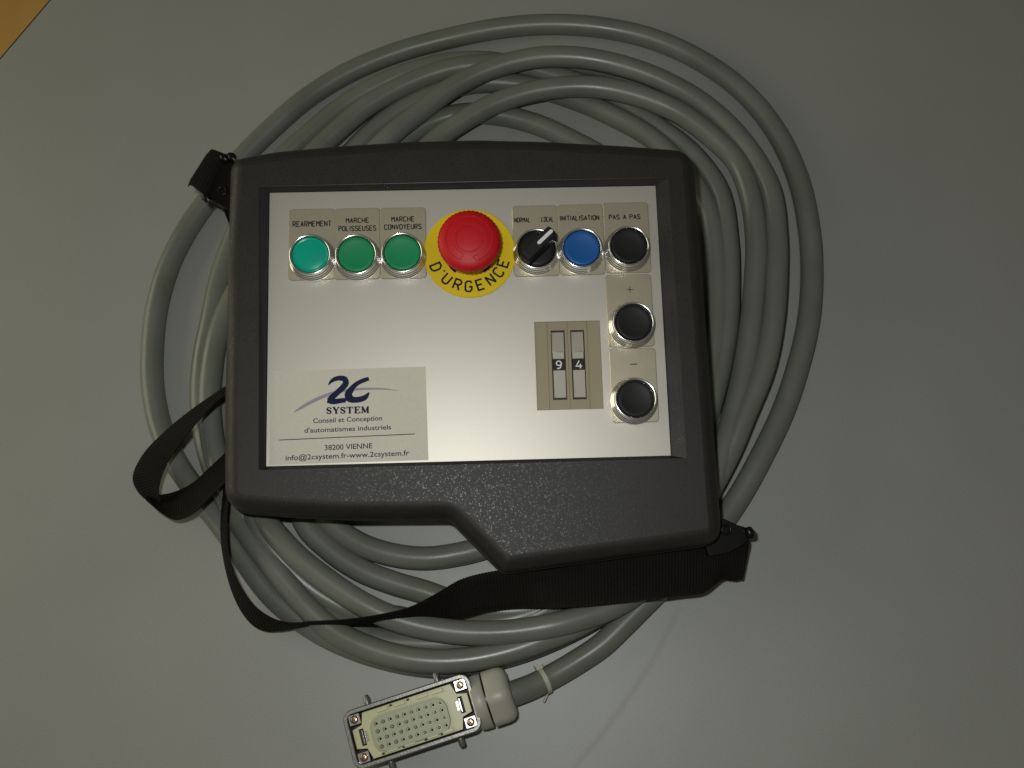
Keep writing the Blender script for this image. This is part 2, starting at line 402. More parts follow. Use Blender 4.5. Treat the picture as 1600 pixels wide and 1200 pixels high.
# ---- lettering
G = {'A':[[(0,0),(2,6),(4,0)],[(0.8,2),(3.2,2)]],'C':[[(4,5),(3,6),(1,6),(0,5),(0,1),(1,0),(3,0),(4,1)]],
 'D':[[(0,0),(0,6),(2.6,6),(4,4.6),(4,1.4),(2.6,0)]],'E':[[(4,6),(0,6),(0,0),(4,0)],[(0,3.1),(3.2,3.1)]],
 'G':[[(4,5),(3,6),(1,6),(0,5),(0,1),(1,0),(3,0),(4,1),(4,2.8),(2.3,2.8)]],'H':[[(0,0),(0,6)],[(4,0),(4,6)],[(0,3),(4,3)]],
 'I':[[(0,0),(0,6)]],'L':[[(0,6),(0,0),(3.6,0)]],'M':[[(0,0),(0,6),(2,3),(4,6),(4,0)]],'N':[[(0,0),(0,6),(4,0),(4,6)]],
 'O':[[(1,0),(0,1),(0,5),(1,6),(3,6),(4,5),(4,1),(3,0)]],'P':[[(0,0),(0,6),(3,6),(4,5),(4,4),(3,3),(0,3)]],
 'R':[[(0,0),(0,6),(3,6),(4,5),(4,4),(3,3),(0,3)],[(2,3),(4,0)]],
 'S':[[(4,5),(3,6),(1,6),(0,5),(0,4.1),(1,3.2),(3,2.8),(4,1.9),(4,1),(3,0),(1,0),(0,1)]],
 'T':[[(0,6),(4,6)],[(2,6),(2,0)]],'U':[[(0,6),(0,1),(1,0),(3,0),(4,1),(4,6)]],'V':[[(0,6),(2,0),(4,6)]],
 'Y':[[(0,6),(2,3),(4,6)],[(2,3),(2,0)]],"'":[[(0,6),(0.0,5)]],' ':[]}
CLOSED = {'D', 'O'}
def glyph(mb, ch, fx, wd, zz):
    k = 0
    for j, pl in enumerate(G[ch]):
        pts = [fx(a, b) for a, b in pl]
        if ch in CLOSED and j == 0: stroke(mb, pts, wd, zz, close=True); k += 1; continue
        run = [pts[0]]
        for i in range(1, len(pts)):
            run.append(pts[i])
            if i < len(pts)-1:
                a = norm(np.subtract(pts[i], pts[i-1])); b = norm(np.subtract(pts[i+1], pts[i]))
                if a@b < -0.1:
                    stroke(mb, run, wd, zz+0.006*k); k += 1; run = [pts[i]]
        stroke(mb, run, wd, zz+0.006*k); k += 1
def engraved(mb, s, cx, cy, wdt, h, z, wd):
    adv = [0.9 if c == 'I' else (2.6 if c == ' ' else 4.0) for c in s]; gap = 1.9 if h > 0 else 1
    tot = sum(adv)+gap*(len(s)-1); kx = wdt/tot; ky = h/6.0; x = 0
    for c, a in zip(s, adv):
        ox = 0.45 if c == 'I' else 0
        glyph(mb, c, lambda u, v: (cx-wdt/2+(x+u+ox)*kx, cy-h/2+v*ky), wd, z); x += a+gap
def fonttext(name, s, px, py, wpx, hmm, z, material, parent, rot=0.0, bold=0.0, org=(0,0)):
    cu = bpy.data.curves.new(name, 'FONT'); cu.body = s; cu.size = 1.0; cu.offset = bold; cu.resolution_u = 4
    to = bpy.data.objects.new(name, cu); C.objects.link(to)
    dg = bpy.context.evaluated_depsgraph_get(); me = bpy.data.meshes.new_from_object(to.evaluated_get(dg))
    bpy.data.objects.remove(to); bpy.data.curves.remove(cu)
    co_ = np.array([v.co[:] for v in me.vertices]); 
    x0, x1 = co_[:,0].min(), co_[:,0].max()
    cu2 = 0.70                                                # cap height of the built-in face
    c = D(px, py, z); a = D(px-wpx/2, py, z); b = D(px+wpx/2, py, z); wmm = np.linalg.norm(b-a)
    kx = wmm/(x1-x0); ky = hmm/cu2; cr, sr = math.cos(rot), math.sin(rot)
    for v in me.vertices:
        X = (v.co.x-(x0+x1)/2)*kx; Y = (v.co.y-cu2/2)*ky
        v.co = ((c[0]-org[0]+X*cr-Y*sr)*MM, (c[1]-org[1]+X*sr+Y*cr)*MM, (z+BASE)*MM)
    me.materials.clear(); me.materials.append(material); me.name = name
    return link(name, me, parent, loc=(org[0], org[1], 0))

S0 = 257.0/608.0                                             # mm per photo pixel on the plate
# ---- legend plates
plates = [((487,382),[('REARMEMENT',487.5,349.7,59,8.3)]),
          ((558,381),[('MARCHE',558.5,344.4,35,7.6),('POLISSEUSES',558.4,356.8,57.5,7.6)]),
          ((630,380),[('MARCHE',629.6,342.3,35,7.6),('CONVOYEURS',629.5,354.4,57,7.8)]),
          ((837,376.5),[('NORMAL',816.3,343.8,24.6,7.4),('LOCAL',855.5,342.6,19,7.4)]),
          ((908,374.5),[('INITIALISATION',905.5,340.6,61,7.4)]),
          ((979.5,371.5),[('PAS A PAS',975.9,339.0,48.6,7.2)]),
          ((984,485.5),[('+',984.2,452.6,10,10)]),
          ((990.5,602),[('-',990,569,10.5,10)])]
PLZ = 0.7
pm = MB(); prism(pm, rrect(-14.75,14.75,-24.0,24.0,2.2), 0.02, PLZ, bev=0.4)
plate_me = pm.mesh('legend_plate', M['plate'])
for (cx, cy), texts in plates:
    c = D(cx, cy, 0)
    pl = link('legend_plate', plate_me, pend, (c[0], c[1], BASE))
    t = MB()
    for s, tx, ty, tw, th in texts:
        q = D(tx, ty, PLZ)-c
        if s == '+':
            stroke(t, [(q[0]-2.1,q[1]),(q[0]+2.1,q[1])], .42, PLZ+.06); stroke(t, [(q[0],q[1]-2.1),(q[0],q[1]+2.1)], .42, PLZ+.07)
        elif s == '-': stroke(t, [(q[0]-2.2,q[1]),(q[0]+2.2,q[1])], .62, PLZ+.06)
        else: engraved(t, s, q[0], q[1], tw*S0, th*S0*0.98, PLZ+.06, 0.52 if s in ('NORMAL','LOCAL') else 0.62)
    t.build('lettering', M['ink'], pl)

# ---- push buttons
BZ = PLZ
bz_prof = [(11.9, 8.3), (11.95, 9.6), (12.25, 10.45), (12.75, 10.8), (13.3, 10.7), (13.75, 10.2), (13.9, 9.4), (13.8, 7.2), (13.5, 6.2), (13.3, 5.6), (13.6, 5.1),
           ]
bz_prof = bz_prof[:5]+[(13.55,10.2),(13.6,8.8),(13.65,7.9),(13.8,7.6),(14.15,7.45),(14.35,7.1),(14.35,5.4),(14.4,4.9),(14.7,4.75),(15.0,4.5),(15.1,4.0),(15.05,3.0),(15.1,2.5),(15.4,2.35),(15.75,2.1),(15.85,1.6),(15.8,.05)]
bz_prof = [(r if z > 8 else r-0.75*(8-z)/8, z) for r, z in bz_prof]
bm_ = MB(); lathe(bm_, bz_prof, 64); bez_me = bm_.mesh('bezel', M['chrome'])
gm = MB(); lathe(gm, [(0, 8.4), (12.2, 8.4)], 32); gap_me = gm.mesh('cap_seat', M['gasket'])
def cap_mesh(m, dome=False):
    q = MB()
    if dome: pr = [(0,10.6),(4,10.5),(7.5,10.15),(9.8,9.7),(10.6,9.5),(10.9,9.9),(11.3,9.9),(11.55,9.4),(11.6,8.3)]
    else: pr = [(0,9.55),(3.5,9.6),(6.5,9.78),(8.8,10.1),(10.2,10.3),(11.0,10.2),(11.45,9.7),(11.55,8.3)]
    lathe(q, pr, 64); return q.mesh('cap', m)
caps = {'black': cap_mesh(M['black']), 'green': cap_mesh(M['green']), 'blue': cap_mesh(M['blue']), 'turquoise': cap_mesh(M['turquoise'], True)}
TOPZ = PLZ+10.5
for px, py, col, lab in ((484.3,397.3,'turquoise','turquoise lens push button under REARMEMENT'),(556.3,397,'green','green push button under MARCHE POLISSEUSES'),
                    (628.3,394.3,'green','green push button under MARCHE CONVOYEURS'),(909.3,387,'blue','blue push button under INITIALISATION'),
                    (983,383.7,'black','black push button under PAS A PAS'),(990.3,503.3,'black','black push button under the plus sign'),(993.6,623,'black','black push button under the minus sign')):
    c = D(px, py, TOPZ)
    b = link('push_button', bez_me, pend, (c[0], c[1], BASE+BZ)); b['label'] = lab
    link('cap_seat', gap_me, b); link('cap', caps[col], b)

# ---- selector switch
c = D(838.8, 388.2, TOPZ)
sel = link('selector_switch', bez_me, pend, (c[0], c[1], BASE+BZ)); sel['label'] = 'black rotary selector with a white pointer turned to LOCAL'
q = MB(); lathe(q, [(0,10.2),(9,10.2),(11.2,10.0),(11.7,9.4),(11.8,8.0)], 48); q.build('knob_base', M['black'], sel)
q = MB()
L0, L1 = -12.2, 14.2
sec = [(-5.4, 9.6), (-4.6, 14), (-3.9, 18.8), (-3.2, 19.8), (3.2, 19.8), (3.9, 18.8), (4.6, 14), (5.4, 9.6)]
xs = [L0, L0+1.2, L0+3, 0, L1-3.0, L1-0.8, L1]
sc = [0.80, 0.93, 1, 1, 1, 0.97, 0.86]; zsub = [3.5, 1.0, 0.2, 0, 0, 0.3, 1.3]
vs = []
for x, s_, zs in zip(xs, sc, zsub):
    for y, z in sec: vs.append((x, y*s_, z-(zs if z > 12 else 0)))
k = len(sec); fs = [[i*k+j, (i+1)*k+j, (i+1)*k+j+1, i*k+j+1] for i in range(len(xs)-1) for j in range(k-1)]
fs = [f[::-1] for f in fs]
fs += [list(range(k))[::-1][::-1], [(len(xs)-1)*k+j for j in range(k)][::-1]]
q.add(vs, fs); kn = q.build('handle', M['black'], sel, rot=math.radians(43))
q = MB(); prism(q, rrect(0.2, 13.4, -1.15, 1.15, 1.1, 4), 19.3, 20.0); q.build('pointer', M['white'], kn)
bm2 = bmesh.new(); bm2.from_mesh(kn.data); bmesh.ops.recalc_face_normals(bm2, faces=bm2.faces); bm2.to_mesh(kn.data); bm2.free()

# ---- emergency stop
c = D(733.8, 395.5, 1.0)
es = bpy.data.objects.new('emergency_stop', None); C.objects.link(es); es.parent = pend; es.location = (c[0]*MM, c[1]*MM, BASE*MM); es['label'] = "red mushroom emergency stop on a yellow disc reading D'URGENCE"
q = MB(); lathe(q, [(0,1.1),(29.8,1.1),(30.2,0.8),(30.2,0.02)], 96, smooth=False); q.build('disc', M['yellow'], es)
q = MB()
R0 = 22.7
for ch, ang, r in (('D',67.8,24.0),("'",55.0,21.6),('U',41.5,23.0),('R',21.8,22.8),('G',3.0,22.6),('E',-16.4,22.5),('N',-35.8,22.6),('C',-54.0,22.9),('E',-71.4,23.0)):
    a = math.radians(-90-ang); ca, sa = math.cos(a), math.sin(a); h = 6.8; kk = h/6
    def fx(u, v, ca=ca, sa=sa, r=r, kk=kk):
        X = (u-2)*kk*0.92; Y = (v-3)*kk                      # Y up = towards the centre
        if ch == "'": X = u*kk; Y = (v-4.6)*kk
        rr = r-Y; return (rr*ca - X*sa, rr*sa + X*ca)
    glyph(q, ch, fx, 1.25, 1.18)
for s_ in (-1, 1):
    pts = [(15.6*math.cos(math.radians(-90+s_*x)), 15.6*math.sin(math.radians(-90+s_*x))) for x in (36, 42, 48, 54, 60)]
    stroke(q, pts, 1.7, 1.18)
q.build('lettering', M['ink'], es)
hc = D(733.6, 374.8, 27.0)-c
q = MB(); lathe(q, [(12.0,3.8),(14.2,3.6),(14.7,3.2),(14.8,1.1)], 48); q.build('collar', M['yellow'], es)
q = MB(); lathe(q, [(10.9,20),(11.0,9.5)], 40); lathe(q, [(11.8,9.5),(12.2,8.8),(12.2,4.0)], 40); q.build('stem', M['plate'], es)
q = MB(); lathe(q, [(12.4,8.6),(12.5,8.2),(12.5,7.2)], 40); q.build('seal', M['gasket'], es)
q = MB()
def kn_(r, z, a):
    if r > 18.9: return r+0.42*(abs((a*44/(2*math.pi)) % 1-0.5)*2-0.5)*min(1, (r-18.9)*2)
    return r
hp = [(0,32.4),(4,32.3),(7.6,32.0),(8.3,31.85),(8.7,31.8),(9.2,31.8),(13.2,31.0),(13.6,30.85),(14.0,30.75),(14.5,30.7),(17.2,29.6),(18.8,28.5),(19.7,27.2),(19.9,25.6),(19.9,22.5),(19.3,21.4),(17,20.6),(10.5,20.2)]
lathe(q, hp, 264, mod=kn_)
head = q.build('mushroom_head', M['red'], es, loc=(hc[0]*0.35, hc[1]*0.35, 0))
# arrow symbol moulded on the head: one raised arc band broken at the bottom, with arrow tips
q = MB()
def hz(r): return float(np.interp(r, [0,4,7.6,9.2,13.2,14.5,17.2], [32.4,32.3,32.0,31.8,31.0,30.75,29.6]))
def ridge(pts, r=0.22): tube(q, [(a, b, hz(math.hypot(a, b))+0.06) for a, b in pts], r, 6)
def arc(r, a0, a1, n=24): return [(r*math.cos(math.radians(a0+(a1-a0)*i/n)), r*math.sin(math.radians(a0+(a1-a0)*i/n))) for i in range(n+1)]
ridge(arc(14.9, -112, -428, 60), .28); ridge(arc(8.6, 0, 360, 40), .2); ridge(arc(10.6, -112, -160, 10)); ridge([arc(14.9,-112,-113,1)[0], arc(10.6,-112,-113,1)[0]])
ridge([(2.0,-12.2),(4.6,-14.4),(6.2,-14.0),(5.6,-10.4),(2.0,-12.2)], 0.26)
q.build('arrow_mark', M['red'], head)

# ---- thumbwheel switch
FRZ = -0.7
tw = bpy.data.objects.new('thumbwheel_switch', None); C.objects.link(tw); tw.parent = pend; tw.location = ((tx0+tx1)/2*MM, (ty0+ty1)/2*MM, (BASE-12)*MM)
tw['label'] = 'olive two-digit thumbwheel switch showing 94'
ox, oy = (tx0+tx1)/2, (ty0+ty1)/2
def dl(px, py, z=FRZ): q_ = D(px, py, z); return q_[0]-ox, q_[1]-oy
X0, X1, Y0, Y1 = tx0-ox+.15, tx1-ox-.15, ty0-oy+.15, ty1-oy-.15
s1 = dl(856.5, 570)[0]; s2 = dl(888.5, 570)[0]; s3 = dl(919.5, 570)[0]
wy1 = dl(885, 516)[1]; wy0 = dl(890, 624.5)[1]
wins = [(dl(862,570)[0]+.1, dl(884.3,570)[0]), (dl(893,570)[0], dl(914.8,570)[0])]
for x0, x1, hole in ((X0, s1-.08, None), (s1+.08, s2-.08, wins[0]), (s2+.08, s3-.08, wins[1]), (s3+.08, X1, None)):
    q = MB(); h = [[(hole[0],wy0),(hole[1],wy0),(hole[1],wy1),(hole[0],wy1)]] if hole else []
    dz = 0 if hole else 0.25
    prism(q, [(x0,Y0),(x1,Y0),(x1,Y1),(x0,Y1)], 0, 12+FRZ+dz, holes=h, bev=0.0); q.build('side_cheek' if not hole else 'switch_module', M['olive'], tw)
q = MB(); q.add([(X0,Y0,7.8),(X1,Y0,7.8),(X1,Y1,7.8),(X0,Y1,7.8)], [[0,1,2,3]]); q.build('backing', M['hole'], tw)
dy1 = dl(888, 560.5)[1]; dy0 = dl(888, 578)[1]
for k, (wx0, wx1) in enumerate(wins):
    g0, g1 = wx0+.45, wx1-.55
    q = MB(); wedge(q, g0+.1, g1-.1, dy1+4.7, wy1-1.0, 8, 11.6, 10.4); wedge(q, g0+.3, g1-.3, dy1+.1, dy1+4.5, 8, 10.7, 11.6); q.build('increase_key', M['wheel'], tw)
    q = MB(); wedge(q, g0+.4, g1+.1, wy0+1.5, dy0-.1, 8, 10.2, 11.5); q.build('decrease_key', M['wheel'], tw)
    q = MB(); tube(q, [(g0+.2,dy1+4.55,11.35),((g0+g1)/2,dy1+4.65,11.5),(g1-.1,dy1+4.55,11.35)], .28, 8); q.build('key_highlight', M['chrome'], tw)  # bright chrome bar added to stand in for the highlight on the key's bend
    q = MB(); box(q, g0-.2, g1+.3, dy0, dy1, 8, 10.6); dg_ = q.build('digit_wheel', M['black'], tw)
    px = 873.3 if k == 0 else 904.3
    q = MB(); cx_, cy_ = dl(px, 569.5)[0], (dy0+dy1)/2
    def dd(u, v): return (cx_+(u-2)*0.92, cy_+(v-3)*0.82)
    if k == 0:
        ring_ = [(2+1.75*math.cos(a), 4.2+1.75*math.sin(a)) for a in [2*math.pi*i/14 for i in range(14)]]
        stroke(q, [dd(*p) for p in ring_], .78, 10.66, close=True); stroke(q, [dd(3.75,4.2), dd(3.6,2.2), dd(2.9,.6), dd(1.7,-.1), dd(.7,.1)], .78, 10.68)
    else:
        stroke(q, [dd(2.9,-.2), dd(3.5,1.6)], .8, 10.68); stroke(q, [dd(2.4,6), dd(.3,1.5), dd(4.4,1.5)], .78, 10.66)
        stroke(q, [dd(3.2,3.4), dd(3.2,-.2)], .78, 10.70)
    q.build('numeral', M['white'], dg_)

# ---- sticker
STZ = 0.16; SR = math.radians(0.9)
sc_ = D(544.6, 650, 0); so = (sc_[0], sc_[1])
q = MB(); cs = [D(*p, 0)[:2]-np.array(so) for p in ((422.5,579.5),(664.8,573),(669.5,718.8),(421.2,726.2))]
prism(q, [tuple(p) for p in cs][::-1], BASE+.02, BASE+STZ)
st = q.build('sticker', M['paper'], pend, loc=(so[0], so[1], 0))
def reorg(o): o.location = (o.location[0]-so[0]*MM, o.location[1]-so[1]*MM, 0); return o
TZ = STZ+.06
for s, px, py, wpx, h in (('Conseil et Conception',543.2,655.2,108,3.05),("d'automatismes industriels",543.4,669.8,135.5,3.05),
                          ('38200 VIENNE',544.5,697.8,74.5,3.3),('info@2csystem.fr-www.2csystem.fr',543,711.3,193,3.3)):
    reorg(fonttext('lettering', s, px, py, wpx, h, TZ, M['bluegrey'], st, SR, 0.012, so))
def cropxy(x, y, z=TZ): p = D(400+x/5, 540+y/5, z); return (p[0]-so[0], p[1]-so[1])
CS = S0/5
q = MB(); stroke(q, [cropxy(180,738), cropxy(1243,690)], .55, BASE+TZ); q.build('rule_line', M['bluegrey'], st)
q = MB()
P = catmull([(x, y, w_) for x, y, w_ in ((296,520,3),(345,490,20),(410,452,25),(500,408,27),(600,372,26),(700,350,24),(800,340,20),(900,337,16),(1000,339,12),(1114,352,3))], 4)
stroke(q, [cropxy(p[0], p[1]) for p in P], [p[2]*CS for p in P], BASE+TZ-.02); q.build('swoosh', M['lilac'], st)
q = MB()
def brush(pts, z):
    P = catmull(pts, 4); stroke(q, [cropxy(p[0], p[1]) for p in P], [max(.5, p[2]*1.28)*CS for p in P], BASE+z)
brush([(566,308,6),(585,282,18),(615,262,26),(655,254,30),(692,262,34),(702,292,36),(680,325,36),(640,362,34),(600,398,36),(572,430,34)], TZ+.01)
brush([(556,432,24),(600,438,32),(650,432,30),(690,425,26),(712,410,8)], TZ+.02)
brush([(668,438,8),(700,440,10)], TZ+.025)
brush([(882,258,22),(850,268,26),(800,290,26),(770,312,28),(742,345,36),(722,380,44),(732,412,44),(770,424,36),(820,418,34),(855,402,30),(884,366,8)], TZ+.03)
q.build('logo', M['navy'], st)
# bold serif word
q = MB()
def gl(ch, x, wd_, y0, hh):
    def f(u, v): return cropxy(x+u*wd_, y0-v*hh-(x+u*wd_-550)*0.022)
    T = 15*CS; t = 7*CS; z = BASE+TZ; zi = [0]
    def s(pts, wv): zi[0] += 1; stroke(q, [f(*p) for p in pts], wv, z+.004*zi[0])
    if ch == 'S':
        P = catmull([(.82,.72,0),(.62,.93,0),(.3,.92,0),(.12,.75,0),(.28,.57,0),(.65,.44,0),(.85,.25,0),(.66,.06,0),(.32,.06,0),(.12,.26,0)], 4)
        ws = [t+(T*1.05-t)*max(0, 1-abs(i/(len(P)-1)-.5)*3.2) for i in range(len(P))]
        zi[0] += 1; stroke(q, [f(p[0], p[1]) for p in P], ws, z+.004); s([(.86,.95),(.86,.68)], t); s([(.1,.05),(.1,.32)], t)
    if ch == 'Y': s([(.15,.97),(.5,.45)], T); s([(.88,.97),(.55,.45)], t); s([(.52,.5),(.52,.03)], T); s([(.0,.97),(.4,.97)], t*.8); s([(.68,.97),(1,.97)], t*.8); s([(.32,.03),(.74,.03)], t*.8)
    if ch == 'T': s([(.5,.97),(.5,.03)], T); s([(.02,.95),(.98,.95)], t); s([(.04,.98),(.04,.7)], t); s([(.96,.98),(.96,.7)], t); s([(.3,.03),(.7,.03)], t*.8)
    if ch == 'E': s([(.28,.97),(.28,.03)], T); s([(.05,.96),(.9,.96)], t); s([(.05,.04),(.92,.04)], t); s([(.3,.52),(.68,.52)], t); s([(.9,.98),(.9,.74)], t); s([(.93,.02),(.93,.28)], t); s([(.68,.66),(.68,.38)], t*.8)
    if ch == 'M': s([(.14,.97),(.14,.03)], t); s([(.84,.97),(.84,.03)], T); s([(.16,.97),(.5,.1)], T); s([(.52,.1),(.8,.95)], t); s([(.0,.03),(.3,.03)], t*.8); s([(.68,.03),(1,.03)], t*.8); s([(0,.97),(.22,.97)], t*.8); s([(.76,.97),(1,.97)], t*.8)
x = 550
for ch, wd_ in zip('SYSTEM', (42,54,42,52,50,62)): gl(ch, x, wd_, 534, 52); x += wd_+6.2
q.build('lettering', M['navy'], st)

# ------------------------------------------------------------------ strap brackets (parts of the pendant)
def dpoly(pts, z): return [tuple(D(x, y, z)[:2]) for x, y in pts]
bz = -22.0
q = MB(); pl_ = dpoly([(1118,812),(1131,812),(1152,822),(1166,826),(1176,833),(1160,850),(1138,862),(1108,868),(1100,846)], bz); prism(q, pl_, bz-7, bz, bottom=True, bev=.8)
br = up(q).build('strap_bracket', M['bracket'], pend)
rc = D(1134.5, 827.8, bz); q = MB(); lathe(q, [(2.0,.2),(2.3,1.1),(3.0,1.3),(3.5,.9),(3.6,0)], 24); q.build('rivet', M['bracket'], br, loc=(rc[0], rc[1], BASE+bz))
p1 = D(1169, 826, bz+3); p2 = D(1173, 838, bz+3); q = MB(); tube(q, [(p1[0],p1[1],BASE+bz+2),((p1[0]+p2[0])/2,(p1[1]+p2[1])/2,BASE+bz+3.4),(p2[0],p2[1],BASE+bz+2)], [2.6,3.4,2.8], 14); q.build('pin', M['bracket'], br)
q = MB(); pl_ = dpoly([(372,262),(352,243),(338,268),(302,290),(322,305),(358,326),(375,330)], bz); prism(q, pl_, bz-7, bz, bottom=True, bev=.8)
bl = up(q).build('strap_bracket', M['bracket'], pend)
rc = D(347.5, 298.5, bz); q = MB(); lathe(q, [(2.0,.2),(2.3,1.1),(3.0,1.3),(3.5,.9),(3.6,0)], 24); q.build('rivet', M['bracket'], bl, loc=(rc[0], rc[1], BASE+bz))
for pp in (((318,303),(326,313)), ((347,244),(353,249)), ((358,242),(366,249))):
    p1 = D(*pp[0], bz+2); p2 = D(*pp[1], bz+2); q = MB(); tube(q, [(p1[0],p1[1],BASE+bz+1),((p1[0]+p2[0])/2,(p1[1]+p2[1])/2,BASE+bz+2.2),(p2[0],p2[1],BASE+bz+1)], [2.4,3.2,2.6], 14); q.build('pin', M['bracket'], bl)

# ------------------------------------------------------------------ webbing strap
def dense(E, n):
    """resample polyline of points to n by arc length after smoothing"""
    P = np.array(catmull(E, 12)); s = np.r_[0, np.cumsum(np.linalg.norm(np.diff(P[:, :2], axis=0), axis=1))]
    t = np.linspace(0, s[-1], n); return np.array([np.interp(t, s, P[:, k]) for k in range(P.shape[1])]).T
def ribbon(mb, EA, EB, width=28.0, flip=1, pitch=2.1):
    """two edges given as (px, py, z-of-middle) pairs of equal meaning; stands the band up where it looks narrow"""
    n0 = max(len(EA), len(EB))
    A = dense(EA, 160); B = dense(EB, 160)
    L = R = None; pa = []; pb = []
    for a, b in zip(A, B):
        zm = (a[2]+b[2])/2
        wa = W(a[0], a[1], zm); wb = W(b[0], b[1], zm); h = np.linalg.norm(wa-wb)
        dz = math.sqrt(max(0, width**2-h**2))
        za = zm+flip*dz/2; zb = zm-flip*dz/2
        pa.append(W(a[0], a[1], max(za, 1.0))); pb.append(W(b[0], b[1], max(zb, 1.0)))
    pa = np.array(pa); pb = np.array(pb)
    for _ in range(3):
        for arr in (pa, pb): arr[1:-1, 2] = (arr[:-2, 2]+arr[1:-1, 2]*2+arr[2:, 2])/4
    mid = (pa+pb)/2; s = np.r_[0, np.cumsum(np.linalg.norm(np.diff(mid, axis=0), axis=1))]
    n = int(s[-1]/pitch)*4; t = np.linspace(0, s[-1], n+1)
    ia = np.array([np.interp(t, s, pa[:, k]) for k in range(3)]).T; ib = np.array([np.interp(t, s, pb[:, k]) for k in range(3)]).T
    nv = 7; vs = []; top = []; 
    for i in range(n+1):
        d = ia[min(i+1, n)]-ia[max(i-1, 0)]+ib[min(i+1, n)]-ib[max(i-1, 0)]; c = ib[i]-ia[i]; nn = np.cross(d, c)
        nn = norm(nn) if np.linalg.norm(nn) > 1e-6 else np.array([0, 0, 1.])
        rib = (0.0, 0.3, 0.42, 0.3)[i % 4]; ex = (0.0, 0.25, 0.4, 0.25)[i % 4]; cc = norm(c)
        a = ia[i]-cc*ex; b = ib[i]+cc*ex
        for sd in (1, -1):
            for k in range(nv):
                f = k/(nv-1); hgt = 0.75+rib if 0 < k < nv-1 else 0.35
                vs.append(a*(1-f)+b*f+nn*sd*hgt)
    m_ = 2*nv; fs = []
    for i in range(n):
        for k in range(nv-1):
            fs.append([i*m_+k, i*m_+k+1, (i+1)*m_+k+1, (i+1)*m_+k]); fs.append([i*m_+nv+k, (i+1)*m_+nv+k, (i+1)*m_+nv+k+1, i*m_+nv+k+1])
        fs.append([i*m_, (i+1)*m_, (i+1)*m_+nv, i*m_+nv]); fs.append([i*m_+nv-1, i*m_+2*nv-1, (i+1)*m_+2*nv-1, (i+1)*m_+nv-1])
    mb.add(vs, fs, False)
mb = MB()
# lower run: right bracket -> left, twisting onto its edge, then up under the box
ribbon(mb, [(1170,842,36),(1122,846,38),(1060,852,42),(1000,860,44),(900,874,44),(840,882,42),(800,889,40),(760,895,38),(720,906,36),(680,929,34),(640,949,32),(590,961,31),(540,968,30),(480,972,29)],
           [(1160,905,20),(1130,905,22),(1116,914,26),(1098,926,31),(1060,931,36),(1000,938,40),(900,948,40),(840,949,38),(800,950,36),(760,956,35),(720,967,34),(680,973,33),(640,978,31),(590,979,30),(540,978.5,29),(480,977,29)], flip=1)
ribbon(mb, [(1171,846,30),(1160,845,31),(1150,846,31),(1121,850,32),(1105,855,32)],
           [(1161,903,18),(1150,907,17),(1140,906,17),(1120,905,18),(1105,915,20)], flip=1)
ribbon(mb, [(482,972,29),(460,973.5,28),(430,968,26),(400,949,24),(378,920,24),(362,884,26),(356,850,28),(355,810,34),(360,755,44)],
           [(482,977,29),(462,981,28),(438,986,26),(415,986,24),(396,977,23),(378,956,23),(362,922,24),(351,880,26),(345,830,34),(350,755,44)], flip=1)
# loop at the left
ribbon(mb, [(366,596,52),(345,609,51),(300,640,48),(255,677,42),(222,713,34),(208,748,26),(222,775,18),(248,789,13)],
           [(366,608,52),(345,622,51),(312,655,48),(280,695,42),(260,726,34),(250,752,26),(248,772,18),(252,783,13)], flip=-1)
ribbon(mb, [(222,772,12),(245,774,22),(270,770,30),(300,756,36),(330,729,43),(366,695,48)],
           [(232,783,8),(250,800,18),(275,812,26),(303,801,34),(330,775,42),(366,740,48)], flip=-1)
# folded-over end at the upper left bracket
def DZ(px, py, zl): return float((OD+RD@np.append(D(px, py, zl)[:2], zl))[2])
z_ = DZ(335, 280, -19)
ribbon(mb, [(361,245,z_-8),(350,240.5,z_),(331,234,z_-1),(329,235.5,z_-4)], [(333,309,z_-8),(318,300,z_),(296,288.5,z_-1),(294,291,z_-4)], flip=1)
# hidden lengths under the box join the visible runs
z2 = DZ(400, 450, -40)
ribbon(mb, [(364,247,z_-9),(385,330,z2),(392,450,z2),(388,540,60),(362,596,52)], [(346,318,z_-9),(368,380,z2),(372,450,z2),(372,540,60),(362,612,52)], flip=1)
ribbon(mb, [(364,697,48),(385,706,48),(388,735,47),(368,750,45)], [(364,740,48),(372,745,48),(374,752,47),(362,758,45)], flip=1)
strap = tag(mb.build('shoulder_strap', M['strap']), 'black ribbed webbing strap twisting round the lower and left edges of the control box', 'strap')

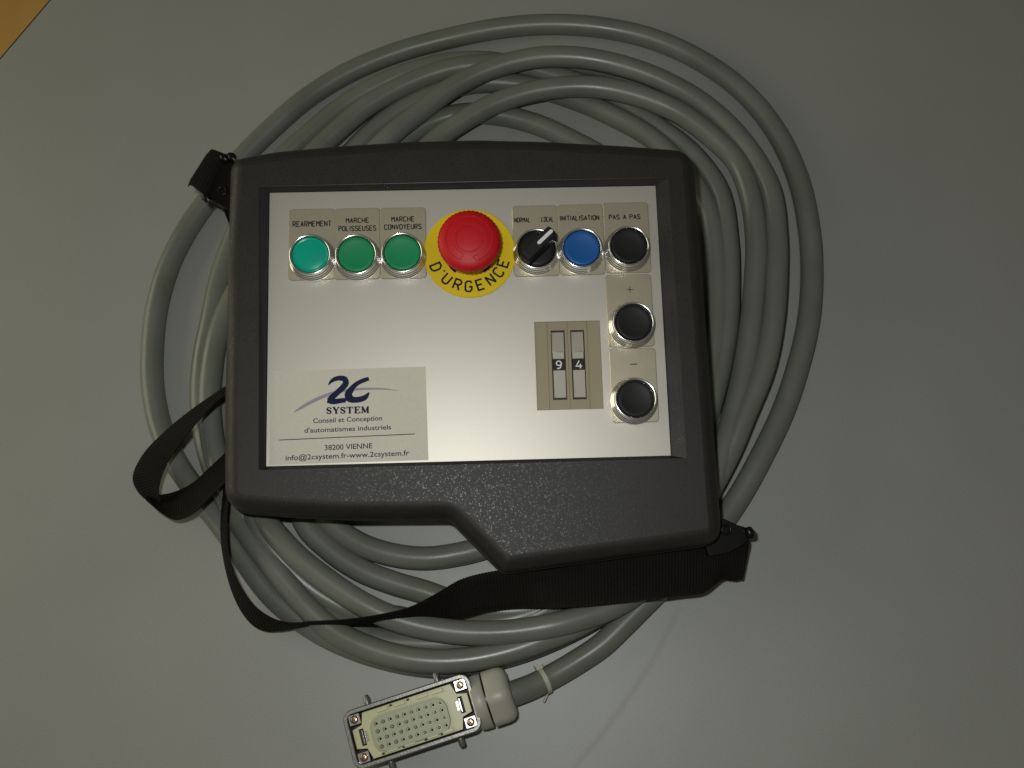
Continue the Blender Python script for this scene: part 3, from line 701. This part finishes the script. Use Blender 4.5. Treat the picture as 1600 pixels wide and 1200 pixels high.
# ------------------------------------------------------------------ the coiled cable
cp = [ # px, py, z : one continuous run from the connector inwards
 (772,1094,19),(800,1084,17),(830,1073,13),(860,1058,10),(900,1035,8.4),(940,1008,8.2),(975,975,8.2),(1005,945,8.2),(1050,900,8.2),(1110,838,8.2),
 (1152,780,8.2),(1190,712,8.2),(1224,640,8.2),(1248,567,8.2),(1263,500,8.2),(1268,430,8.2),(1264,360,8.2),(1247,280,8.2),(1212,205,8.2),(1160,142,8.2),(1095,95,8.2),(1020,61,8.2),(940,43,8.2),(860,38,8.2),(780,44,8.2),(700,60,8.2),(620,82,8.2),(545,113,8.2),(480,153,8.2),(425,200,8.2),(378,247,8.2),(325,312,8.2),
 (290,363,8.2),(262,420,8.2),(245,480,8.2),(238,540,8.2),(238,600,8.2),(250,665,8.2),(275,722,8.2),(315,780,8.2),(352,828,8.2),(385,878,8.2),(425,930,8.2),(470,968,8.2),(525,1000,8.2),(597,1026,8.2),(680,1040,8.2),(745,1034,8.2),(810,1018,9),(880,990,9),(950,950,12),(1020,890,16),(1080,812,20),
 (1137,712,20),(1163,650,22),(1193,575,23),(1208,500,23),(1213,430,23),(1213,372,23),(1202,295,23),(1160,222,24),(1103,166,25),(1037,127,26),(972,103,27),(906,90,28),(840,90,28),(775,105,27),(709,136,25),(650,180,24),(600,222,24),(540,290,24),(470,370,22),(400,450,18),(362,520,14),(352,590,10),(350,660,9),(362,730,12),(392,785,20),
 (420,822,25),(462,868,27),(512,908,27),(565,943,27),(620,968,26),(680,983,25),(740,989,25),(800,987,26),(860,978,27),(910,965,25),(962,945,22),(1020,905,20),(1070,840,20),(1110,760,22),(1140,670,20),(1160,590,20),(1173,510,21),(1180,430,22),(1182,380,23),(1173,310,24),(1152,255,24),(1114,215,25),(1059,175,26),(994,149,27),(928,136,27),(862,138,27),(797,153,26),(738,180,25),(679,221,24),
 (600,300,24),(520,420,20),(470,560,14),(455,700,10),(475,815,9),(512,856,9),(562,890,9),(615,911,9),(667,926,9),(720,945,9),(780,955,9),(850,948,9),(920,925,9),(990,870,9),(1050,780,9),(1095,680,9),(1125,580,9),(1138,500,9),(1140,442,9),(1138,380,9),(1124,300,9),(1081,240,9),(1020,193,9),(972,160,9),(920,136,9),(865,117,9),(800,102,9),(753,96,9),(687,101,9),(610,125,9),(545,160,9),(485,208,9),(430,260,9),(380,340,9),(345,430,9),(330,500,12),(318,560,12),(314,620,10),(322,690,9),(345,760,12),(378,820,19),(422,880,22),(468,936,22),(520,985,22),(580,1014,22),(650,1031,22),(720,1032,21),(790,1019,20),(857,996,19),(915,970,16),
 (980,925,9),(1040,850,8.5),(1080,760,8.5),(1105,640,8.5),(1118,540,8.5),(1122,450,8.5),(1117,380,9),(1103,320,10),(1066,262,12),(1016,214,12),(960,182,11),(906,158,10),(850,140,9),(797,130,9),(740,130,9),(690,142,9),(640,164,9),(590,198,9),(530,258,9),(450,340,9),(385,430,16),(345,510,22),(330,580,24),(328,650,24),(340,720,24),(372,790,20),(410,845,14),(445,900,9),(500,950,9),(560,990,9),(640,1005,9),(740,1000,9),(840,960,9),
 (930,900,9),(1010,820,9),(1080,740,9),(1150,640,9),(1188,540,9),(1198,430,9),(1194,350,9),(1163,268,9),(1108,193,9),(1040,143,9),(972,113,9),(906,101,10),(840,99,12),(770,100,15),(706,107,17),(639,130,17),(574,166,17),(537,196,17),(490,240,16),(430,305,14),(385,390,10),(372,480,9),(378,600,9),(400,700,9),
 (398,802,22),(434,868,19),(484,918,13),(545,952,9),(625,966,9),(690,978,9),(770,973,9),(850,950,9),
 (930,890,9),(1000,800,9),(1040,680,9),(1050,520,9),(1040,380,9),(990,290,9),(940,245,9),(897,221,9),(840,195,9),(775,179,9),(709,180,9),(640,210,9),(580,270,9),(510,380,9),(460,520,9),(450,660,9),(480,770,9),(524,824,9),(565,851,9),(615,867,9),(667,872,9),(720,865,9),(755,856,10),(800,840,14),(850,800,24),(880,740,34)]
CR = 8.1
pts = [W(x, y, z) for x, y, z in cp]
path = catmull(pts, 4.0)
mb = MB(); tube(mb, path, CR, 22)
cable = tag(mb.build('cable', M['cable']), 'thick grey cable coiled in loose rings under the control box', 'cable')

# cable tie round the tail
q3 = W(852, 1062, 10.4); i = int(np.argmin([np.linalg.norm(np.array(p)-q3) for p in path])); t = norm(path[i+2]-path[i-2]); c0 = path[i]
s = norm(np.cross(t, [0,0,1.])); u = np.cross(s, t)
mb = MB(); vs = []; n = 36; sec = [(-1.4, CR+.05), (-1.4, CR+1.0), (1.4, CR+1.0), (1.4, CR+.05)]
for k in range(n):
    a = 2*math.pi*k/n
    for o_, r in sec: vs.append(c0+t*o_+r*(math.cos(a)*s+math.sin(a)*u))
mb.add(vs, [[k*4+j, ((k+1)%n)*4+j, ((k+1)%n)*4+(j+1)%4, k*4+(j+1)%4] for k in range(n) for j in range(4)])
tie = tag(mb.build('cable_tie', M['tie']), 'translucent cable tie cinched round the cable beside the connector gland', 'cable tie')
def obox(mb, c, ax, ay, az, hx_, hy_, hz_):
    v = [c+ax*x*hx_+ay*y*hy_+az*z*hz_ for z in (-1,1) for x, y in ((-1,-1),(1,-1),(1,1),(-1,1))]
    mb.add(v, [[3,2,1,0],[4,5,6,7],[0,1,5,4],[1,2,6,5],[2,3,7,6],[3,0,4,7]])
sd = s if (W(846,1043,10)-c0)@s > 0 else -s
q = MB(); obox(q, c0+norm(sd*0.93+u*0.35)*(CR+1.8), t, u, sd, 2.3, 2.6, 1.8); q.build('head', M['tie'], tie)
q = MB(); obox(q, c0-sd*(CR+2.2)-t*3.0-u*4, norm(t*-.8-sd*.6), u, np.cross(norm(t*-.8-sd*.6), u), 3.2, 1.1, .5); q.build('tail', M['tie'], tie)

# ------------------------------------------------------------------ connector
ZT = 34.0
pTL, pTR, pBR = W(532,1114,ZT), W(730,1049,ZT), W(758,1139,ZT)
ux = norm(pTR-pTL); uy = np.array([-ux[1], ux[0], 0])
LX = np.linalg.norm(pTR-pTL); LY = abs((pBR-pTR)@uy)
cc = pTL+ux*LX/2-uy*LY/2
con = bpy.data.objects.new('cable_connector', None); C.objects.link(con)
ROT = math.atan2(ux[1], ux[0]); con.location = (cc[0]*MM, cc[1]*MM, 0); con.rotation_euler = (0, 0, ROT)
tag(con, 'grey metal-hooded multi-pin connector with cream insert, face up at the cable end', 'connector')
hx2, hy2 = LX/2, LY/2
q = MB(); outer = rrect(-hx2,hx2,-hy2,hy2,6.5,7)
def ringwall(q, loops, smooth=False):
    n = len(loops[0][0]); vs = []
    for l, z in loops: vs += [(p[0],p[1],z) for p in l]
    q.add(vs, [[k*n+i,(k+1)*n+i,(k+1)*n+(i+1)%n,k*n+(i+1)%n] for k in range(len(loops)-1) for i in range(n)], smooth)
R_ = lambda d, r=6.5: rrect(-hx2+d,hx2-d,-hy2+d,hy2-d,max(1.5,r-d),7)
ringwall(q, [(R_(2.9),20),(R_(2.9),ZT-.6),(R_(2.5),ZT),(R_(0.7),ZT),(R_(0.1),ZT-.8),(R_(0),ZT-5),(R_(0.8),ZT-6),(R_(-0.6),14),(R_(0.5),4),(R_(3),0.3)], False)
q.build('housing', M['housing'], con)
q = MB(); prism(q, R_(2.7), 18, 20); q.build('housing_floor', M['hole'], con)
# locking pegs
for sx, sy in ((-.62,1),(.50,1),(-.50,-1),(.60,-1)):
    q = MB(); y0 = sy*hy2; tube(q, [(0,sy*-1,0),(0,sy*5.2,0),(0,sy*6.2,0)], [2.0,2.0,1.5], 14); q.build('locking_peg', M['housing'], con, loc=(sx*hx2, y0, ZT-11))
# insert
ix, iy = hx2-4.4, hy2-4.2; cnr = 8.5
q = MB(); octo = [(-ix+cnr,-iy),(ix-cnr,-iy),(ix-cnr+2,-iy+cnr-1.5),(ix,-iy+cnr),(ix,iy-cnr),(ix-cnr+2,iy-cnr+1.5),(ix-cnr,iy),(-ix+cnr,iy),(-ix+cnr-2,iy-cnr+1.5),(-ix,iy-cnr),(-ix,-iy+cnr),(-ix+cnr-2,-iy+cnr-1.5)]
# contact field: 4 x 10
u_ = W(500+435/4.444,1000,ZT); 
def cl(x, y, z=ZT-1): p = W(500+x/4.444, 1000+y/4.444, z)-np.array([cc[0],cc[1],0]); return (p@ux, p@uy)
colv = (49.3,-16.7); rowv = (17.0,51.5)
ctr = cl(385+colv[0]*4.5+rowv[0]*1.5, 585+colv[1]*4.5+rowv[1]*1.5)
pc = np.array(cl(385+colv[0],585+colv[1]))-np.array(cl(385,585)); pr_ = np.array(cl(385+rowv[0],585+rowv[1]))-np.array(cl(385,585))
PC, PR = np.linalg.norm(pc), np.linalg.norm(pr_)
cx0, cy0 = ctr
px_, py_ = 4.5*PC+3.3, 1.5*PR+3.4
py_ = min(py_, iy-3.4)
inner = rrect(cx0-px_,cx0+px_,cy0-py_,cy0+py_,7.0,7)
gr_ = rrect(cx0-px_-1.2,cx0+px_+1.2,cy0-py_-1.2,cy0+py_+1.2,8.0,7)
print('insert', ix, iy, px_, py_, cx0, cy0)
slot_r = [(ix-6.6,-5.2),(ix-3.6,-5.2),(ix-3.6,5.2),(ix-6.6,5.2)]; slot_l = [(-x,y) for x,y in slot_r]
prism(q, octo, 21, ZT-1.6, holes=[gr_, slot_r, slot_l], bev=.3)
ins = q.build('insert', M['cream'], con)
for sx in (-.42,-.12,.28,.55):
    for sy in (1,-1):
        q = MB(); box(q, sx*ix-4.2, sx*ix+3.2, sy*(iy-1.7)-1.1, sy*(iy-1.7)+1.1, ZT-1.6, ZT-.5, .25); q.build('keying_rib', M['cream'], ins)
for sx, sy in ((-.6,-1),(-.24,-1),(.14,-1),(.42,-1),(-.28,1),(.02,1)):
    q = MB(); box(q, sx*ix-.9, sx*ix+.9, sy*(iy-.9)-.6, sy*(iy-.9)+.6, ZT-1.6, ZT-1.0); q.build('notch', M['hole'], ins)

spots = [(cx0+(c_-4.5)*PC, cy0+(1.5-r_)*PR, r_, c_) for r_ in range(4) for c_ in range(10)]
hl = [[(x+1.45*math.cos(-2*math.pi*k/10), y+1.45*math.sin(-2*math.pi*k/10)) for k in range(10)] for x, y, *_ in spots]
q = MB(); prism(q, inner, 21, ZT-.4, holes=hl, bev=.3); fld = q.build('contact_block', M['cream2'], con)
q = MB(); prism(q, [(x, y) for x, y in gr_], 20.5, ZT-3.4); q.build('groove_floor', M['cream'], con)
ma = MB(); lathe(ma, [(0,-3.3),(1.4,-3.3)], 10); ma.add([(0,0,-3.2)], []); lathe(ma, [(.0,-1.6),(.55,-1.7),(.75,-2.2),(.75,-3.3)], 10); dk = ma.mesh('contact', M['hole'])
mb2 = MB(); lathe(mb2, [(0,-.35),(.75,-.4),(1.0,-.8),(1.05,-2.5)], 10); lathe(mb2, [(1.0,-2.5),(1.45,-2.5)], 10); lt = mb2.mesh('contact', M['brass'])
for x, y, r_, c_ in spots:
    link('contact', dk if (r_+c_) % 2 == 0 else lt, fld, (x, y, ZT-.4))
# ground clips in the end slots, corner screws
for sg in (-1, 1):
    q = MB(); box(q, sg*(ix-5.6)-.5, sg*(ix-5.6)+.5, -4.4, 4.4, 21, ZT-.9, .25); box(q, sg*(ix-7.6)-.8, sg*(ix-7.6)+.8, -3.0, 3.0, ZT-1.5, ZT-1.0, .2); q.build('ground_clip', M['steel'], con)
    q = MB(); box(q, sg*(ix-4.1)-.6, sg*(ix-4.1)+.6, -4.9, 4.9, 21, ZT-2.4); q.build('clip_slot', M['hole'], con)
    for sy in (-1, 1):
        x0, y0 = sg*(ix-2.6), sy*(iy-2.4)
        q = MB(); box(q, -3.7, 3.7, -3.3, 3.3, -4, 0, .25); tab = q.build('screw_plate', M['steel'], con, loc=(x0, y0, ZT-2.2))
        q = MB(); lathe(q, [(0,1.0),(1.4,1.0),(2.2,.8),(2.6,.2),(2.6,0)], 20); sw = q.build('screw', M['copper'], tab)
        q = MB(); box(q, -1.7,1.7,-.28,.28,.9,1.06); box(q, -.28,.28,-1.7,1.7,.9,1.07); q.build('cross_recess', M['hole'], tab, rot=.5)
# gland: collar, hexagonal nut; axis along the connector
ga = W(800,1085,19)-np.array([cc[0],cc[1],0]); gy = ga@uy
ae = ux*1.0
def alongx(prof, n, mod=None, name='', material=None, yc_=0, zc_=19, smooth=True):
    q = MB(); vs = []
    for x, r in prof:
        for k in range(n):
            a = 2*math.pi*k/n; rr = r if mod is None else mod(r, a, x); vs.append((x, yc_+rr*math.cos(a), zc_+rr*math.sin(a)))
    q.add(vs, [[i*n+k, i*n+(k+1)%n, (i+1)*n+(k+1)%n, (i+1)*n+k][::-1] for i in range(len(prof)-1) for k in range(n)], smooth)
    return q.build(name, material, con)
def hexm(r, a, x):
    b = (a+math.pi/6) % (math.pi/3)-math.pi/6; return min(r*1.0, r*0.925/math.cos(b))
gy0 = gy*0.55
gz = 19.2
alongx([(hx2-2,17.0),(hx2+.8,17.6),(hx2+5.6,17.6),(hx2+6.0,17.2),(hx2+6.0,15.5)], 48, None, 'gland_collar', M['gland'], gy0, gz)
alongx([(hx2+5.8,14.5),(hx2+7.4,14.5)], 48, None, 'gland_thread', M['gasket'], gy0, gz)
alongx([(hx2+7.2,15),(hx2+7.2,18.6),(hx2+7.8,19.0),(hx2+16,19.0),(hx2+19.5,18.4),(hx2+21.8,16.6),(hx2+22.8,13.5),(hx2+23.0,8.6),(hx2+20,8.4)], 72, hexm, 'gland_nut', M['gland'], gy0, gz)

if hasattr(scene, 'cycles'):
    scene.cycles.use_denoising = True
print('HC', HC, 'panel H', PH, 'tris', sum(len(p.vertices)-2 for me in bpy.data.meshes for p in me.polygons))
